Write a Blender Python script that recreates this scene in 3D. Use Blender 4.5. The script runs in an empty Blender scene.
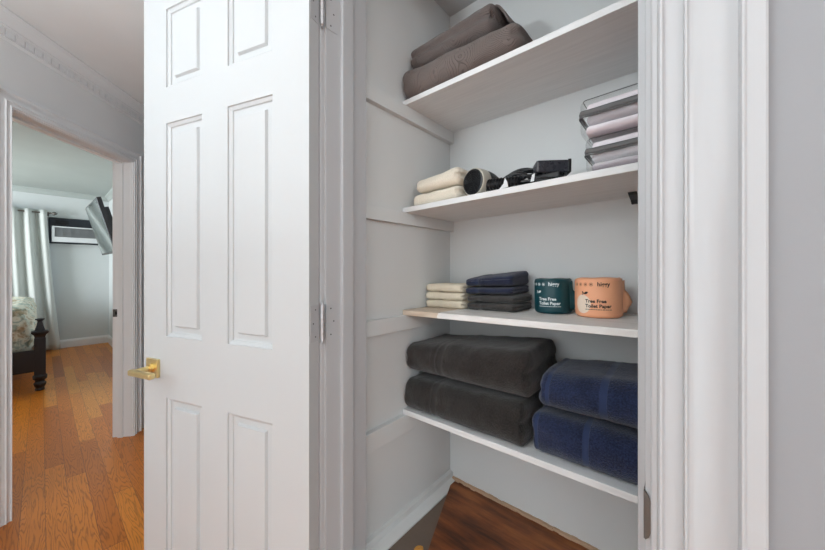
import bpy, bmesh, math, random
from mathutils import Vector, Matrix, noise
random.seed(7)
C = bpy.context.scene.collection
PI = math.pi

# ------------------------------------------------------------------ materials
def lin(c):
    return tuple(((v/255.0)/12.92 if v/255.0 <= .04045 else ((v/255.0+.055)/1.055)**2.4) for v in c) + (1,)

class NT:
    def __init__(s, name):
        s.m = bpy.data.materials.new(name); s.m.use_nodes = True
        s.t = s.m.node_tree; s.b = s.t.nodes['Principled BSDF']; s.out = s.t.nodes['Material Output']
    def n(s, kind, **kw):
        nd = s.t.nodes.new(kind)
        for k, v in kw.items():
            if k in nd.inputs: nd.inputs[k].default_value = v
            else: setattr(nd, k, v)
        return nd
    def l(s, a, b): s.t.links.new(a, b)
    def obj(s):
        return s.n('ShaderNodeTexCoord').outputs['Object']
    def mapped(s, scale):
        mp = s.n('ShaderNodeMapping'); mp.inputs['Scale'].default_value = scale
        s.l(s.obj(), mp.inputs['Vector']); return mp.outputs['Vector']
    def math(s, op, a, b=None, c=None):
        nd = s.n('ShaderNodeMath', operation=op)
        for i, v in enumerate((a, b, c)):
            if v is None: continue
            if isinstance(v, (int, float)): nd.inputs[i].default_value = v
            else: s.l(v, nd.inputs[i])
        return nd.outputs[0]
    def ramp(s, fac, stops):
        r = s.n('ShaderNodeValToRGB'); e = r.color_ramp.elements
        while len(e) < len(stops): e.new(.5)
        for el, (p, c) in zip(e, stops): el.position = p; el.color = c
        s.l(fac, r.inputs['Fac']); return r.outputs['Color']
    def mix(s, fac, a, b, mode='MIX'):
        nd = s.n('ShaderNodeMix', data_type='RGBA', blend_type=mode)
        if isinstance(fac, (int, float)): nd.inputs[0].default_value = fac
        else: s.l(fac, nd.inputs[0])
        for i, v in ((6, a), (7, b)):
            if isinstance(v, tuple): nd.inputs[i].default_value = v
            else: s.l(v, nd.inputs[i])
        return nd.outputs[2]
    def bump(s, h, strength, dist=.001):
        nd = s.n('ShaderNodeBump'); nd.inputs['Strength'].default_value = strength
        nd.inputs['Distance'].default_value = dist
        s.l(h, nd.inputs['Height']); s.l(nd.outputs[0], s.b.inputs['Normal'])

def paint(name, rgb, rough=.45, bump=.15, scale=60, var=.03):
    m = NT(name); m.b.inputs['Roughness'].default_value = rough
    a = m.n('ShaderNodeTexNoise', Scale=scale, Detail=3.0); m.l(m.obj(), a.inputs['Vector'])
    b = m.n('ShaderNodeTexNoise', Scale=2.5, Detail=2.0); m.l(m.obj(), b.inputs['Vector'])
    c = lin(rgb); d = tuple(v*(1-var*2) for v in c[:3])+(1,)
    m.l(m.ramp(b.outputs[0], [(.3, d), (.7, c)]), m.b.inputs['Base Color'])
    m.bump(a.outputs[0], bump, .002)
    return m.m

def plain(name, rgb, rough=.5, metal=0.0, **kw):
    m = NT(name); m.b.inputs['Base Color'].default_value = lin(rgb)
    m.b.inputs['Roughness'].default_value = rough; m.b.inputs['Metallic'].default_value = metal
    a = m.n('ShaderNodeTexNoise', Scale=90.0, Detail=2.0); m.l(m.obj(), a.inputs['Vector'])
    m.l(m.math('MULTIPLY_ADD', a.outputs[0], .12, rough-.06), m.b.inputs['Roughness'])
    for k, v in kw.items(): m.b.inputs[k].default_value = v
    return m.m

def terry(name, rgb, band=None, bands=(), var=.35, scale=420):
    """looped towelling; bands = [(x, half width)] in object space"""
    m = NT(name); m.b.inputs['Roughness'].default_value = .95
    m.b.inputs['Sheen Weight'].default_value = .25; m.b.inputs['Sheen Roughness'].default_value = .5
    m.b.inputs['Specular IOR Level'].default_value = .1
    a = m.n('ShaderNodeTexNoise', Scale=float(scale), Detail=3.0); m.l(m.obj(), a.inputs['Vector'])
    b = m.n('ShaderNodeTexNoise', Scale=22.0, Detail=4.0); m.l(m.obj(), b.inputs['Vector'])
    f = m.math('ADD', m.math('MULTIPLY', a.outputs[0], .7), m.math('MULTIPLY', b.outputs[0], .3))
    c = lin(rgb); lo = tuple(v*(1-var) for v in c[:3])+(1,); hi = tuple(min(1, v*(1+var)) for v in c[:3])+(1,)
    col = m.ramp(f, [(.40, lo), (.60, hi)])
    h = a.outputs[0]
    if bands:
        sep = m.n('ShaderNodeSeparateXYZ'); m.l(m.obj(), sep.inputs[0])
        mask = None
        for x, w in bands:
            k = m.math('LESS_THAN', m.math('ABSOLUTE', m.math('SUBTRACT', sep.outputs[0], x)), w)
            mask = k if mask is None else m.math('MAXIMUM', mask, k)
        rib = m.n('ShaderNodeTexWave', Scale=120.0); rib.bands_direction = 'X'; m.l(m.obj(), rib.inputs['Vector'])
        bc = m.mix(rib.outputs['Fac'], tuple(v*.8 for v in lin(band)[:3])+(1,), lin(band))
        col = m.mix(mask, col, bc)
        h = m.math('MULTIPLY', h, m.math('SUBTRACT', 1.0, m.math('MULTIPLY', mask, .85)))
    m.l(col, m.b.inputs['Base Color']); m.bump(h, .8, .004)
    return m.m

def quilted(name, rgb):
    m = NT(name); m.b.inputs['Roughness'].default_value = .8; m.b.inputs['Sheen Weight'].default_value = .2
    v = m.n('ShaderNodeTexVoronoi', Scale=9.0); m.l(m.obj(), v.inputs['Vector'])
    nz = m.n('ShaderNodeTexNoise', Scale=14.0, Detail=1.0); m.l(m.obj(), nz.inputs['Vector'])
    d = m.math('ADD', m.math('MULTIPLY', v.outputs['Distance'], 9.0), m.math('MULTIPLY', nz.outputs[0], 2.2))
    w = m.math('ABSOLUTE', m.math('SINE', m.math('MULTIPLY', d, 9.0)))
    st = m.math('MINIMUM', m.math('MULTIPLY', w, 2.2), 1.0)
    c = lin(rgb)
    m.l(m.ramp(st, [(0, tuple(x*.58 for x in c[:3])+(1,)), (1, c)]), m.b.inputs['Base Color'])
    m.bump(st, .7, .003)
    return m.m

def planks():
    m = NT('oak floor planks')
    sep = m.n('ShaderNodeSeparateXYZ'); m.l(m.obj(), sep.inputs[0])
    X, Y = sep.outputs[0], sep.outputs[1]
    W = .0825
    yr = m.math('DIVIDE', m.math('SUBTRACT', Y, .0118), W)
    row = m.math('FLOOR', yr); fy = m.math('FRACT', yr)
    wn = m.n('ShaderNodeTexWhiteNoise', noise_dimensions='1D'); m.l(row, wn.inputs['W'])
    xr = m.math('ADD', m.math('DIVIDE', X, 1.35), m.math('MULTIPLY', wn.outputs['Value'], 7.3))
    idx = m.math('FLOOR', xr); fx = m.math('FRACT', xr)
    w2 = m.n('ShaderNodeTexWhiteNoise', noise_dimensions='2D')
    cb = m.n('ShaderNodeCombineXYZ'); m.l(row, cb.inputs[0]); m.l(idx, cb.inputs[1]); m.l(cb.outputs[0], w2.inputs['Vector'])
    rnd = w2.outputs['Value']
    # grain: stretched rings, shifted per plank
    cv = m.n('ShaderNodeCombineXYZ')
    m.l(m.math('ADD', m.math('MULTIPLY', X, 1.1), m.math('MULTIPLY', rnd, 31.0)), cv.inputs[0])
    m.l(m.math('ADD', m.math('MULTIPLY', Y, 11.0), m.math('MULTIPLY', rnd, 17.0)), cv.inputs[1])
    nz = m.n('ShaderNodeTexNoise', Scale=1.0, Detail=2.5, Roughness=.55); m.l(cv.outputs[0], nz.inputs['Vector'])
    rings = m.math('FRACT', m.math('MULTIPLY', nz.outputs[0], 26.0))
    rings = m.math('ABSOLUTE', m.math('SUBTRACT', m.math('MULTIPLY', rings, 2.0), 1.0))
    cf = m.n('ShaderNodeCombineXYZ'); m.l(m.math('MULTIPLY', X, 25.0), cf.inputs[0]); m.l(m.math('MULTIPLY', Y, 420.0), cf.inputs[1])
    fine = m.n('ShaderNodeTexNoise', Scale=1.0, Detail=2.0); m.l(cf.outputs[0], fine.inputs['Vector'])
    base = m.ramp(rnd, [(0, lin((172, 94, 28))), (.35, lin((204, 118, 34))), (.7, lin((218, 132, 42))), (1, lin((226, 152, 62)))])
    g = m.math('ADD', m.math('MULTIPLY', rings, .42), m.math('MULTIPLY', fine.outputs[0], .58))
    gr = m.ramp(g, [(.15, lin((128, 106, 86))), (.5, (1, 1, 1, 1))])
    col = m.mix(.75, base, gr, 'MULTIPLY')
    ey = m.math('MINIMUM', fy, m.math('SUBTRACT', 1.0, fy)); ex = m.math('MINIMUM', fx, m.math('SUBTRACT', 1.0, fx))
    gap = m.math('MAXIMUM', m.math('LESS_THAN', ey, .014), m.math('LESS_THAN', ex, .0012))
    col = m.mix(m.math('MULTIPLY', gap, .55), col, lin((70, 36, 16)))
    m.l(col, m.b.inputs['Base Color']); m.b.inputs['Roughness'].default_value = .34
    m.bump(m.math('SUBTRACT', m.math('MULTIPLY', g, .2), gap), .25, .001)
    return m.m

def old_wood():
    m = NT('worn red brown wood')
    a = m.n('ShaderNodeTexNoise', Scale=1.0, Detail=5.0, Roughness=.6); m.l(m.mapped((4.0, 26.0, 10.0)), a.inputs['Vector'])
    b = m.n('ShaderNodeTexNoise', Scale=5.0, Detail=4.0); m.l(m.obj(), b.inputs['Vector'])
    f = m.math('ADD', m.math('MULTIPLY', a.outputs[0], .65), m.math('MULTIPLY', b.outputs[0], .35))
    m.l(m.ramp(f, [(.36, lin((66, 34, 16))), (.5, lin((122, 66, 30))), (.66, lin((168, 100, 48)))]), m.b.inputs['Base Color'])
    m.b.inputs['Roughness'].default_value = .5; m.bump(a.outputs[0], .2, .002)
    return m.m

def shelf_mat():
    """white painted board whose bare left end shows pale wood through the paint"""
    m = NT('white painted shelf board')
    sep = m.n('ShaderNodeSeparateXYZ'); m.l(m.obj(), sep.inputs[0])
    nz = m.n('ShaderNodeTexNoise', Scale=1.0, Detail=4.0); m.l(m.mapped((6.0, 90.0, 60.0)), nz.inputs['Vector'])
    c = m.ramp(nz.outputs[0], [(.35, lin((222, 222, 222))), (.65, lin((230, 230, 230)))])
    m.l(c, m.b.inputs['Base Color']); m.b.inputs['Roughness'].default_value = .5
    m.bump(nz.outputs[0], .15, .001); return m.m

def bare_shelf_mat():
    m = NT('half painted shelf board with bare end')
    sep = m.n('ShaderNodeSeparateXYZ'); m.l(m.obj(), sep.inputs[0])
    nz = m.n('ShaderNodeTexNoise', Scale=1.0, Detail=4.0); m.l(m.mapped((7.0, 70.0, 50.0)), nz.inputs['Vector'])
    white = m.ramp(nz.outputs[0], [(.35, lin((226, 223, 219))), (.65, lin((238, 237, 235)))])
    wood = m.ramp(nz.outputs[0], [(.35, lin((196, 178, 158))), (.65, lin((224, 208, 190)))])
    edge = m.math('GREATER_THAN', m.math('ADD', sep.outputs[0], m.math('MULTIPLY', nz.outputs[0], .03)), .168)
    m.l(m.mix(edge, wood, white), m.b.inputs['Base Color']); m.b.inputs['Roughness'].default_value = .55
    m.bump(nz.outputs[0], .2, .001); return m.m

def vinyl():
    m = NT('clear vinyl'); t = m.n('ShaderNodeBsdfTransparent'); t.inputs[0].default_value = (.95, .95, .95, 1)
    g = m.n('ShaderNodeBsdfGlossy', Roughness=.3); g.inputs[0].default_value = (.8, .8, .8, 1)
    nz = m.n('ShaderNodeTexNoise', Scale=45.0, Detail=2.0); m.l(m.obj(), nz.inputs['Vector'])
    bp = m.n('ShaderNodeBump', Strength=.5, Distance=.004); m.l(nz.outputs[0], bp.inputs['Height']); m.l(bp.outputs[0], g.inputs['Normal'])
    mx = m.n('ShaderNodeMixShader'); mx.inputs[0].default_value = .08
    m.l(t.outputs[0], mx.inputs[1]); m.l(g.outputs[0], mx.inputs[2]); m.l(mx.outputs[0], m.out.inputs['Surface'])
    return m.m

def floral():
    m = NT('floral bedspread')
    n1 = m.n('ShaderNodeTexNoise', Scale=15.0, Detail=3.0, Distortion=1.2); m.l(m.obj(), n1.inputs['Vector'])
    n2 = m.n('ShaderNodeTexNoise', Scale=9.0, Detail=3.0); m.l(m.mapped((1.0, 1.3, 1.1)), n2.inputs['Vector'])
    c = m.ramp(n1.outputs[0], [(.36, lin((166, 182, 172))), (.47, lin((216, 220, 206))), (.58, lin((226, 224, 208))), (.68, lin((190, 178, 150)))])
    k = m.ramp(n2.outputs[0], [(.52, (1, 1, 1, 1)), (.62, lin((200, 178, 150)))])
    m.l(m.mix(.8, c, k, 'MULTIPLY'), m.b.inputs['Base Color']); m.b.inputs['Roughness'].default_value = .85
    return m.m

def emit(name, rgb, s):
    m = NT(name); e = m.n('ShaderNodeEmission', Strength=float(s)); e.inputs[0].default_value = lin(rgb)
    nz = m.n('ShaderNodeTexNoise', Scale=2.0); m.l(m.obj(), nz.inputs['Vector'])
    m.l(m.mix(m.math('MULTIPLY', nz.outputs[0], .1), lin(rgb), (1, 1, 1, 1)), e.inputs[0])
    m.l(e.outputs[0], m.out.inputs['Surface']); return m.m

M = dict(
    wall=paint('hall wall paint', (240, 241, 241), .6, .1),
    grey=paint('right wall paint with shade', (148, 149, 152), .6, .1),  # hall wall darkened: the shade beside the casing is put into its colour
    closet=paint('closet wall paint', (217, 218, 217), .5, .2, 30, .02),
    trim=paint('white trim paint', (183, 184, 186), .36, .0, 45, .01),  # white trim darkened to offset the strong light on the closet casing
    halltrim=paint('white trim lightened for dim light', (238, 239, 240), .4, .0, 45, .01),  # same white trim, lightened to make up for the dimmer light there
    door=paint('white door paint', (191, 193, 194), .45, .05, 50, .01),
    ceil=paint('hall ceiling paint', (238, 238, 237), .7, .08),
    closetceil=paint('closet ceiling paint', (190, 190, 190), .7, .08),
    bed_wall=paint('bedroom wall paint', (212, 218, 218), .6, .05),
    bed_ceil=paint('bedroom ceiling paint', (176, 184, 181), .7, .05),
    floor=planks(), oldwood=old_wood(), shelf=shelf_mat(), bareshelf=bare_shelf_mat(),
    subfloor=paint('grey brown subfloor', (120, 104, 92), .8, .6, 40, .15),
    tan=paint('raw tan filler', (206, 172, 142), .85, .9, 70, .2),
    scrap=paint('yellow wood chip', (206, 146, 62), .7, .5, 70, .15),
    brass=plain('brushed gold', (226, 206, 150), .33, 1.0),
    steel=plain('painted over steel', (196, 196, 198), .35, .6),
    screw=plain('dark screw recess', (88, 88, 90), .5, .5),
    dark_steel=plain('dark bronze plate', (62, 60, 56), .4, .8),
    strike=plain('grey strike plate', (118, 118, 116), .45, .7),
    black=plain('black plastic', (20, 20, 22), .3),
    black_matt=plain('matt black plastic', (24, 24, 25), .5),
    grille=plain('dark intake grille', (34, 35, 38), .35, .4),
    grey_plastic=plain('grey adapter plastic', (52, 52, 58), .28),
    cream_plastic=plain('cream ring', (196, 190, 176), .4),
    tagwhite=plain('white paper tag', (225, 225, 225), .6),
    quilt=quilted('taupe quilting', (108, 96, 91)), quilt2=quilted('taupe quilting upper', (100, 89, 85)),
    vinyl=vinyl(),
    pink=paint('pale pink cotton', (232, 220, 226), .85, .4, 40, .04),
    mauve=paint('mauve grey cotton', (176, 164, 170), .85, .4, 40, .04),
    grey_band=paint('grey woven binding', (112, 112, 112), .8, .5, 200, .1),
    curtain=paint('pale sage curtain', (200, 205, 202), .85, .2, 80, .04),
    rod=plain('dull nickel', (120, 116, 112), .35, .8),
    ac_white=plain('off white plastic', (214, 218, 220), .45), ac_dark=plain('dark panel', (30, 36, 44), .45),
    tvback=plain('black television shell', (30, 34, 40), .4), screen=plain('glossy screen', (128, 142, 148), .06, .8),
    bedwood=plain('black bed wood', (22, 24, 30), .35), floral=floral(),
    sky=emit('daylight outside', (190, 214, 245), 1.3),
    lampglass=emit('ceiling lamp glass', (255, 246, 232), 3.0),
)

# ------------------------------------------------------------------ mesh helpers
def link(name, bm, mats, parent=None, smooth=False, bevel=0, loc=None, angle=None):
    me = bpy.data.meshes.new(name); bmesh.ops.recalc_face_normals(bm, faces=bm.faces[:]); bm.to_mesh(me); bm.free()
    if not isinstance(mats, (list, tuple)): mats = [mats]
    for m in mats: me.materials.append(m)
    o = bpy.data.objects.new(name, me); C.objects.link(o)
    if loc: o.location = loc
    if parent: o.parent = parent
    if smooth:
        for p in me.polygons: p.use_smooth = True
        if angle: me.set_sharp_from_angle(angle=math.radians(angle))
    if bevel:
        b = o.modifiers.new('bevel', 'BEVEL'); b.width = bevel; b.segments = 2; b.limit_method = 'ANGLE'
    return o

def box(bm, x0, x1, y0, y1, z0, z1, mi=0, T=None):
    vs = [Vector((x, y, z)) for z in (z0, z1) for y in (y0, y1) for x in (x0, x1)]
    if T: vs = [T @ v for v in vs]
    v = [bm.verts.new(p) for p in vs]
    for f in ((0, 2, 3, 1), (4, 5, 7, 6), (0, 1, 5, 4), (2, 6, 7, 3), (0, 4, 6, 2), (1, 3, 7, 5)):
        bm.faces.new([v[i] for i in f]).material_index = mi

def boxes(*bs, T=None):
    bm = bmesh.new()
    for b in bs: box(bm, *b, T=T)
    return bm

def lathe(bm, prof, seg=28, T=None, mi=0):
    """prof [(r, z)] about local z"""
    rings = []
    for r, z in prof:
        ring = []
        for i in range(seg):
            a = 2*PI*i/seg; p = Vector((r*math.cos(a), r*math.sin(a), z))
            ring.append(bm.verts.new(T @ p if T else p))
        rings.append(ring)
    for a, b in zip(rings, rings[1:]):
        for i in range(seg):
            bm.faces.new((a[i], a[(i+1) % seg], b[(i+1) % seg], b[i])).material_index = mi
    for ring in (rings[0], rings[-1]):
        bm.faces.new(ring).material_index = mi

def axis_T(p, q):
    p, q = Vector(p), Vector(q); d = (q-p).normalized()
    return Matrix.Translation(p) @ d.to_track_quat('Z', 'Y').to_matrix().to_4x4(), (q-p).length

def cyl(bm, p, q, r, r2=None, seg=20, mi=0):
    T, L = axis_T(p, q); lathe(bm, [(r, 0), (r if r2 is None else r2, L)], seg, T, mi)

def tube(bm, pts, r, seg=10, mi=0, closed=False):
    pts = [Vector(p) for p in pts]; rings = []; up = Vector((0, 0, 1)); n = len(pts)
    for i, p in enumerate(pts):
        d = (pts[min(i+1, n-1)]-pts[max(i-1, 0)]).normalized()
        a = d.cross(up)
        if a.length < .05: a = d.cross(Vector((0, 1, 0)))
        a.normalize(); b = d.cross(a).normalized()
        rr = r[i] if isinstance(r, (list, tuple)) else r
        rings.append([bm.verts.new(p+(a*math.cos(2*PI*k/seg)+b*math.sin(2*PI*k/seg))*rr) for k in range(seg)])
    for a, b in zip(rings, rings[1:]):
        for k in range(seg): bm.faces.new((a[k], a[(k+1) % seg], b[(k+1) % seg], b[k])).material_index = mi
    bm.faces.new(rings[0]).material_index = mi; bm.faces.new(rings[-1]).material_index = mi

def extrude_prof(bm, prof, path, mi=0):
    """prof: closed list of 2-d points; path: list of functions mapping (a,b)->Vector, one per station"""
    rings = [[bm.verts.new(f(a, b)) for a, b in prof] for f in path]
    n = len(prof)
    for r, q in zip(rings, rings[1:]):
        for i in range(n): bm.faces.new((r[i], r[(i+1) % n], q[(i+1) % n], q[i])).material_index = mi
    bm.faces.new(rings[0]); bm.faces.new(rings[-1])

def S(o, kind='structure'):
    o['kind'] = kind; return o

def tag(o, label, cat, group=None):
    o['label'] = label; o['category'] = cat
    if group: o['group'] = group
    return o

def thing(name, label, cat, loc=(0, 0, 0), rz=0, group=None):
    o = bpy.data.objects.new(name, None); C.objects.link(o); o.location = loc; o.rotation_euler = (0, 0, rz)
    o.empty_display_size = .05
    return tag(o, label, cat, group)

# ------------------------------------------------------------------ room shell
CY0, CY1 = .48, .616          # closet front wall: hall face and closet face
SX, BY, RX = -.76, 1.122, .38  # closet side wall, back wall, right wall
HC = 2.49
DW = Matrix(((.739, .674, 0, -3.152), (-.674, .739, 0, .435), (0, 0, 1, 0), (0, 0, 0, 1)))  # diagonal wall: x along, y to hall

def poly_slab(name, pts, z0, z1, mat):
    bm = bmesh.new()
    a = [bm.verts.new((x, y, z0)) for x, y in pts]; b = [bm.verts.new((x, y, z1)) for x, y in pts]
    bm.faces.new(a); bm.faces.new(b)
    n = len(pts)
    for i in range(n): bm.faces.new((a[i], a[(i+1) % n], b[(i+1) % n], b[i]))
    return S(link(name, bm, mat))

def dwp(x, y=0): v = DW @ Vector((x, y, 0)); return (v.x, v.y)

poly_slab('floor', [(-7.7, -2.6), (3, -2.6), (3, .95), (-7.7, .95)], -.05, 0, M['floor'])
poly_slab('ceiling', [dwp(-.6, -.06), dwp(4.2, -.06), (3, -2.6), (3, .55), (-1.2, .55), (-1.3, .7)], HC, HC+.05, M['ceil'])
poly_slab('ceiling_bedroom', [(-7.7, .95), (-7.7, -2.6), dwp(4.2, -.06), dwp(-.6, -.06)], HC-.02, HC+.04, M['bed_ceil'])
OW = .795; OH = 2.044
S(link('wall_left', boxes((-.6, -.02, -.12, 0, 0, HC+.02), (-.02, OW+.02, -.12, 0, OH+.02, HC+.02), (OW+.02, 4.2, -.12, 0, 0, HC+.02), T=DW), M['wall']))
S(link('wall_bedroom_back', boxes((-7.6, -7.5, -2.6, -.95, 0, HC), (-7.6, -7.5, .065, .85, 0, HC), (-7.6, -7.5, -.95, .065, 0, .85), (-7.6, -7.5, -.95, .065, 2.05, HC)), M['bed_wall']))
S(link('wall_bedroom_right', boxes((-7.6, -3.45, .75, .85, 0, HC)), M['bed_wall']))
S(link('wall_bedroom_left', boxes((-7.6, -.2, -2.7, -2.6, 0, HC)), M['bed_wall']))
DL, DR, DH = -.71, -.04, 2.2
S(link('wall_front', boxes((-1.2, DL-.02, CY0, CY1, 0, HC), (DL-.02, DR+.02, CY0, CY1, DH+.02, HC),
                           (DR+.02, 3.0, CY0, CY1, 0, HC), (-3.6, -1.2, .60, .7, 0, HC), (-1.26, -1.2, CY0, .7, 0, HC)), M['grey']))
S(link('wall_right', boxes((2.9, 3.0, -2.6, .5, 0, HC)), M['wall']))
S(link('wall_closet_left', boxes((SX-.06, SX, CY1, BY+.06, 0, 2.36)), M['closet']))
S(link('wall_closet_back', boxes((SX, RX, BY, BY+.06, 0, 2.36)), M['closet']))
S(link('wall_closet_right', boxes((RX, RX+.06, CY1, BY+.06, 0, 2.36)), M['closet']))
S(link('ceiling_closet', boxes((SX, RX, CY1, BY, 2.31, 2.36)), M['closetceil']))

# closet floor, stepped up above the hall, with its cut edge left of the boards
FZ = .375
poly_slab('floor_closet', [(SX, BY), (SX, CY0+.01), (RX, CY0+.01), (RX, BY)], FZ-.06, FZ-.008, M['subfloor'])
poly_slab('floor_closet_boards', [(-.743, BY-.006), (-.50, CY0+.02), (RX, CY0+.02), (RX, BY-.006)], FZ-.008, FZ+.004, M['oldwood'])
bm = bmesh.new()   # ragged tan filler along the back wall
N = 60
for k in range(N):
    x0 = -.745+k*(1.1/N); w = .009+.006*noise.noise((k*.7, 0, 0)); h = .006+.004*noise.noise((k*.5, 3, 0))
    box(bm, x0, x0+1.1/N, BY-w-.003, BY, FZ, FZ+.006+h)
S(link('trim_1', bm, M['tan']))
bm = bmesh.new()
extrude_prof(bm, [(SX, FZ-.008), (SX+.045, FZ-.008), (SX+.045, FZ-.002), (SX+.016, FZ+.012), (SX+.014, FZ+.03), (SX, FZ+.034)],
             [lambda a, b, y=y: Vector((a, y, b)) for y in (CY1+.001, BY)])
S(link('baseboard_closet_left', bm, M['closet'], bevel=.001))
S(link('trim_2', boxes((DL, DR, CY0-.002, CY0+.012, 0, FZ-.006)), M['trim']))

# casing profile (a = distance from opening, b = projection from wall)
CAS = [(0, 0), (0, .010), (.002, .012), (.006, .0125), (.0072, .0165), (.009, .0185), (.011, .0185), (.0122, .0165), (.0130, .0120), (.0150, .0115), (.029, .0115), (.0298, .0150), (.0308, .0172), (.0325, .0172), (.0335, .0150), (.0345, .0118),
       (.039, .0088), (.046, .0068), (.053, .0062), (.060, .0072), (.067, .0098), (.0725, .0130), (.0735, .0165), (.0748, .0185), (.0765, .0185), (.0778, .0165), (.0788, .0145),
       (.0915, .0145), (.0935, .0125), (.094, 0)]
def casing(name, xl, xr, zt, T, mat, z0=0.0, skip=None):
    """mitred three-piece casing round an opening in the local xz plane, projecting along -y of T"""
    bm = bmesh.new()
    st = []
    if skip != 'left':
        st = [lambda a, b: T @ Vector((xl-a, -b, z0)), lambda a, b: T @ Vector((xl-a, -b, zt+a))]
    st += [lambda a, b: T @ Vector((xr+a, -b, zt+a)), lambda a, b: T @ Vector((xr+a, -b, z0))]
    extrude_prof(bm, CAS, st)
    o = link(name, bm, mat, smooth=True, angle=25); return S(o)
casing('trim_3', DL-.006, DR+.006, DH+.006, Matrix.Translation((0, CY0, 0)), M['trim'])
TD = DW @ Matrix.Rotation(PI, 4, 'Z')    # local x = -along, -y = hall side
casing('trim_4', -OW-.004, .004, OH+.004, TD, M['halltrim'])

# jambs with stops
def jamb(name, l, r, h, d0, d1, s0, s1, T, mat, ps=.012, z0=0.0):
    bm = bmesh.new()
    for b in ((l-.02, l, d0, d1, z0, h+.02), (r, r+.02, d0, d1, z0, h+.02), (l, r, d0, d1, h, h+.02),
              (l, l+ps, s0, s1, z0, h), (r-ps, r, s0, s1, z0, h), (l+ps, r-ps, s0, s1, h-ps, h)): box(bm, *b, T=T)
    return S(link(name, bm, mat, bevel=.0012))
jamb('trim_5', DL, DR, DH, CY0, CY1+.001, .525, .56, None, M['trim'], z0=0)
jamb('trim_6', .0, OW, OH, -.125, 0, -.085, -.05, DW, M['halltrim'])

# crown with dentils on the diagonal wall
bm = bmesh.new()
prof = [(0, 0), (.074, 0), (.074, -.010), (.066, -.014), (.060, -.016), (.052, -.026), (.044, -.036), (.034, -.044), (.024, -.050), (.024, -.056), (.017, -.060),
        (.017, -.066), (.010, -.069), (.010, -.098), (.014, -.101), (.014, -.108), (.006, -.114), (0, -.116)]
for xa, xb in ((-.2, 4.1),):
    extrude_prof(bm, prof, [lambda a, b, x=x: DW @ Vector((x, a, HC+b)) for x in (xa, xb)])
x = -.15
while x < 2.2:
    box(bm, x, x+.037, .008, .0175, HC-.0985, HC-.068, T=DW); x += .045
S(link('trim_7', bm, M['halltrim'], bevel=.0006))
# cove in the bedroom
bm = bmesh.new(); cv = [(0, 0), (.06, 0), (.055, -.015), (.03, -.03), (.014, -.055), (.01, -.07), (0, -.075)]
H2 = HC-.02
extrude_prof(bm, cv, [lambda a, b: Vector((-7.5+a, -2.6, H2+b)), lambda a, b: Vector((-7.5+a, .75-a, H2+b)), lambda a, b: Vector((-3.7, .75-a, H2+b))])
S(link('trim_8', bm, M['bed_ceil']))
bp = [(0, 0), (.016, 0), (.016, .10), (.010, .118), (.006, .13), (0, .13)]
bm = bmesh.new(); extrude_prof(bm, bp, [lambda a, b: Vector((-7.5+a, -2.6, b)), lambda a, b: Vector((-7.5+a, .75-a, b)), lambda a, b: Vector((-3.6, .75-a, b))])
S(link('baseboard_bedroom', bm, M['halltrim']))
bm = bmesh.new(); extrude_prof(bm, bp, [lambda a, b, x=x: DW @ Vector((x, a, b)) for x in (OW+.11, 4.1)])
S(link('baseboard_left', bm, M['halltrim']))
bm = bmesh.new(); extrude_prof(bm, bp, [lambda a, b, x=x: Vector((x, CY0-a, b)) for x in (DR+.11, 3)])
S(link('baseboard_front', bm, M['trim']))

# bedroom window behind the curtain
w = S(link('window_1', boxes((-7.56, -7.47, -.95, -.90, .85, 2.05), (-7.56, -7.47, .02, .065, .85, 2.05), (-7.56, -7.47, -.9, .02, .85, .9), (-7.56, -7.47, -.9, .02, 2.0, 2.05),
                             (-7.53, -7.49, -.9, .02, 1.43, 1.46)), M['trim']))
link('pane', boxes((-7.535, -7.53, -.9, .02, .9, 2.0)), M['sky'], w)

# latch plate let into the far jamb of the bedroom doorway
t = thing('strike_plate', 'small dark strike plate let into the right jamb of the bedroom doorway', 'strike plate', DW @ Vector((0, -.104, .923)))
t.rotation_euler = (0, 0, math.atan2(-.674, .739))
link('plate', boxes((0, .0018, -.018, .018, -.028, .028)), M['strike'], t, bevel=.0008)
link('latch_hole', boxes((.0018, .0024, -.001, .012, -.012, .012)), M['black'], t)

# strike plate with curved lip on the closet's right jamb
t = thing('strike_plate', 'grey metal strike plate with curved lip on the closet jamb, right of the lowest shelf', 'strike plate', (DR, CY0, .952))
link('plate', boxes((-.0015, 0, .002, .03, -.03, .03)), M['strike'], t, bevel=.0005)
bm = bmesh.new(); K = 16; a_, b_ = [], []
for k in range(K+1):
    z = -.029+.058*k/K; p = .0080*math.sqrt(max(0, 1-(z/.0291)**2))+.0004
    a_.append([bm.verts.new(v) for v in ((-.0016, .003, z), (-.0016, -.0015, z), (.001, -.0028-p*.12, z), (p-.001, -.0032-p*.12, z), (p-.001, -.0018-p*.12, z), (0, .0, z))])
for r, q in zip(a_, a_[1:]):
    for i in range(6): bm.faces.new((r[i], r[(i+1) % 6], q[(i+1) % 6], q[i]))
bm.faces.new(a_[0]); bm.faces.new(a_[-1])
link('lip', bm, M['strike'], t, smooth=True, angle=40)

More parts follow.
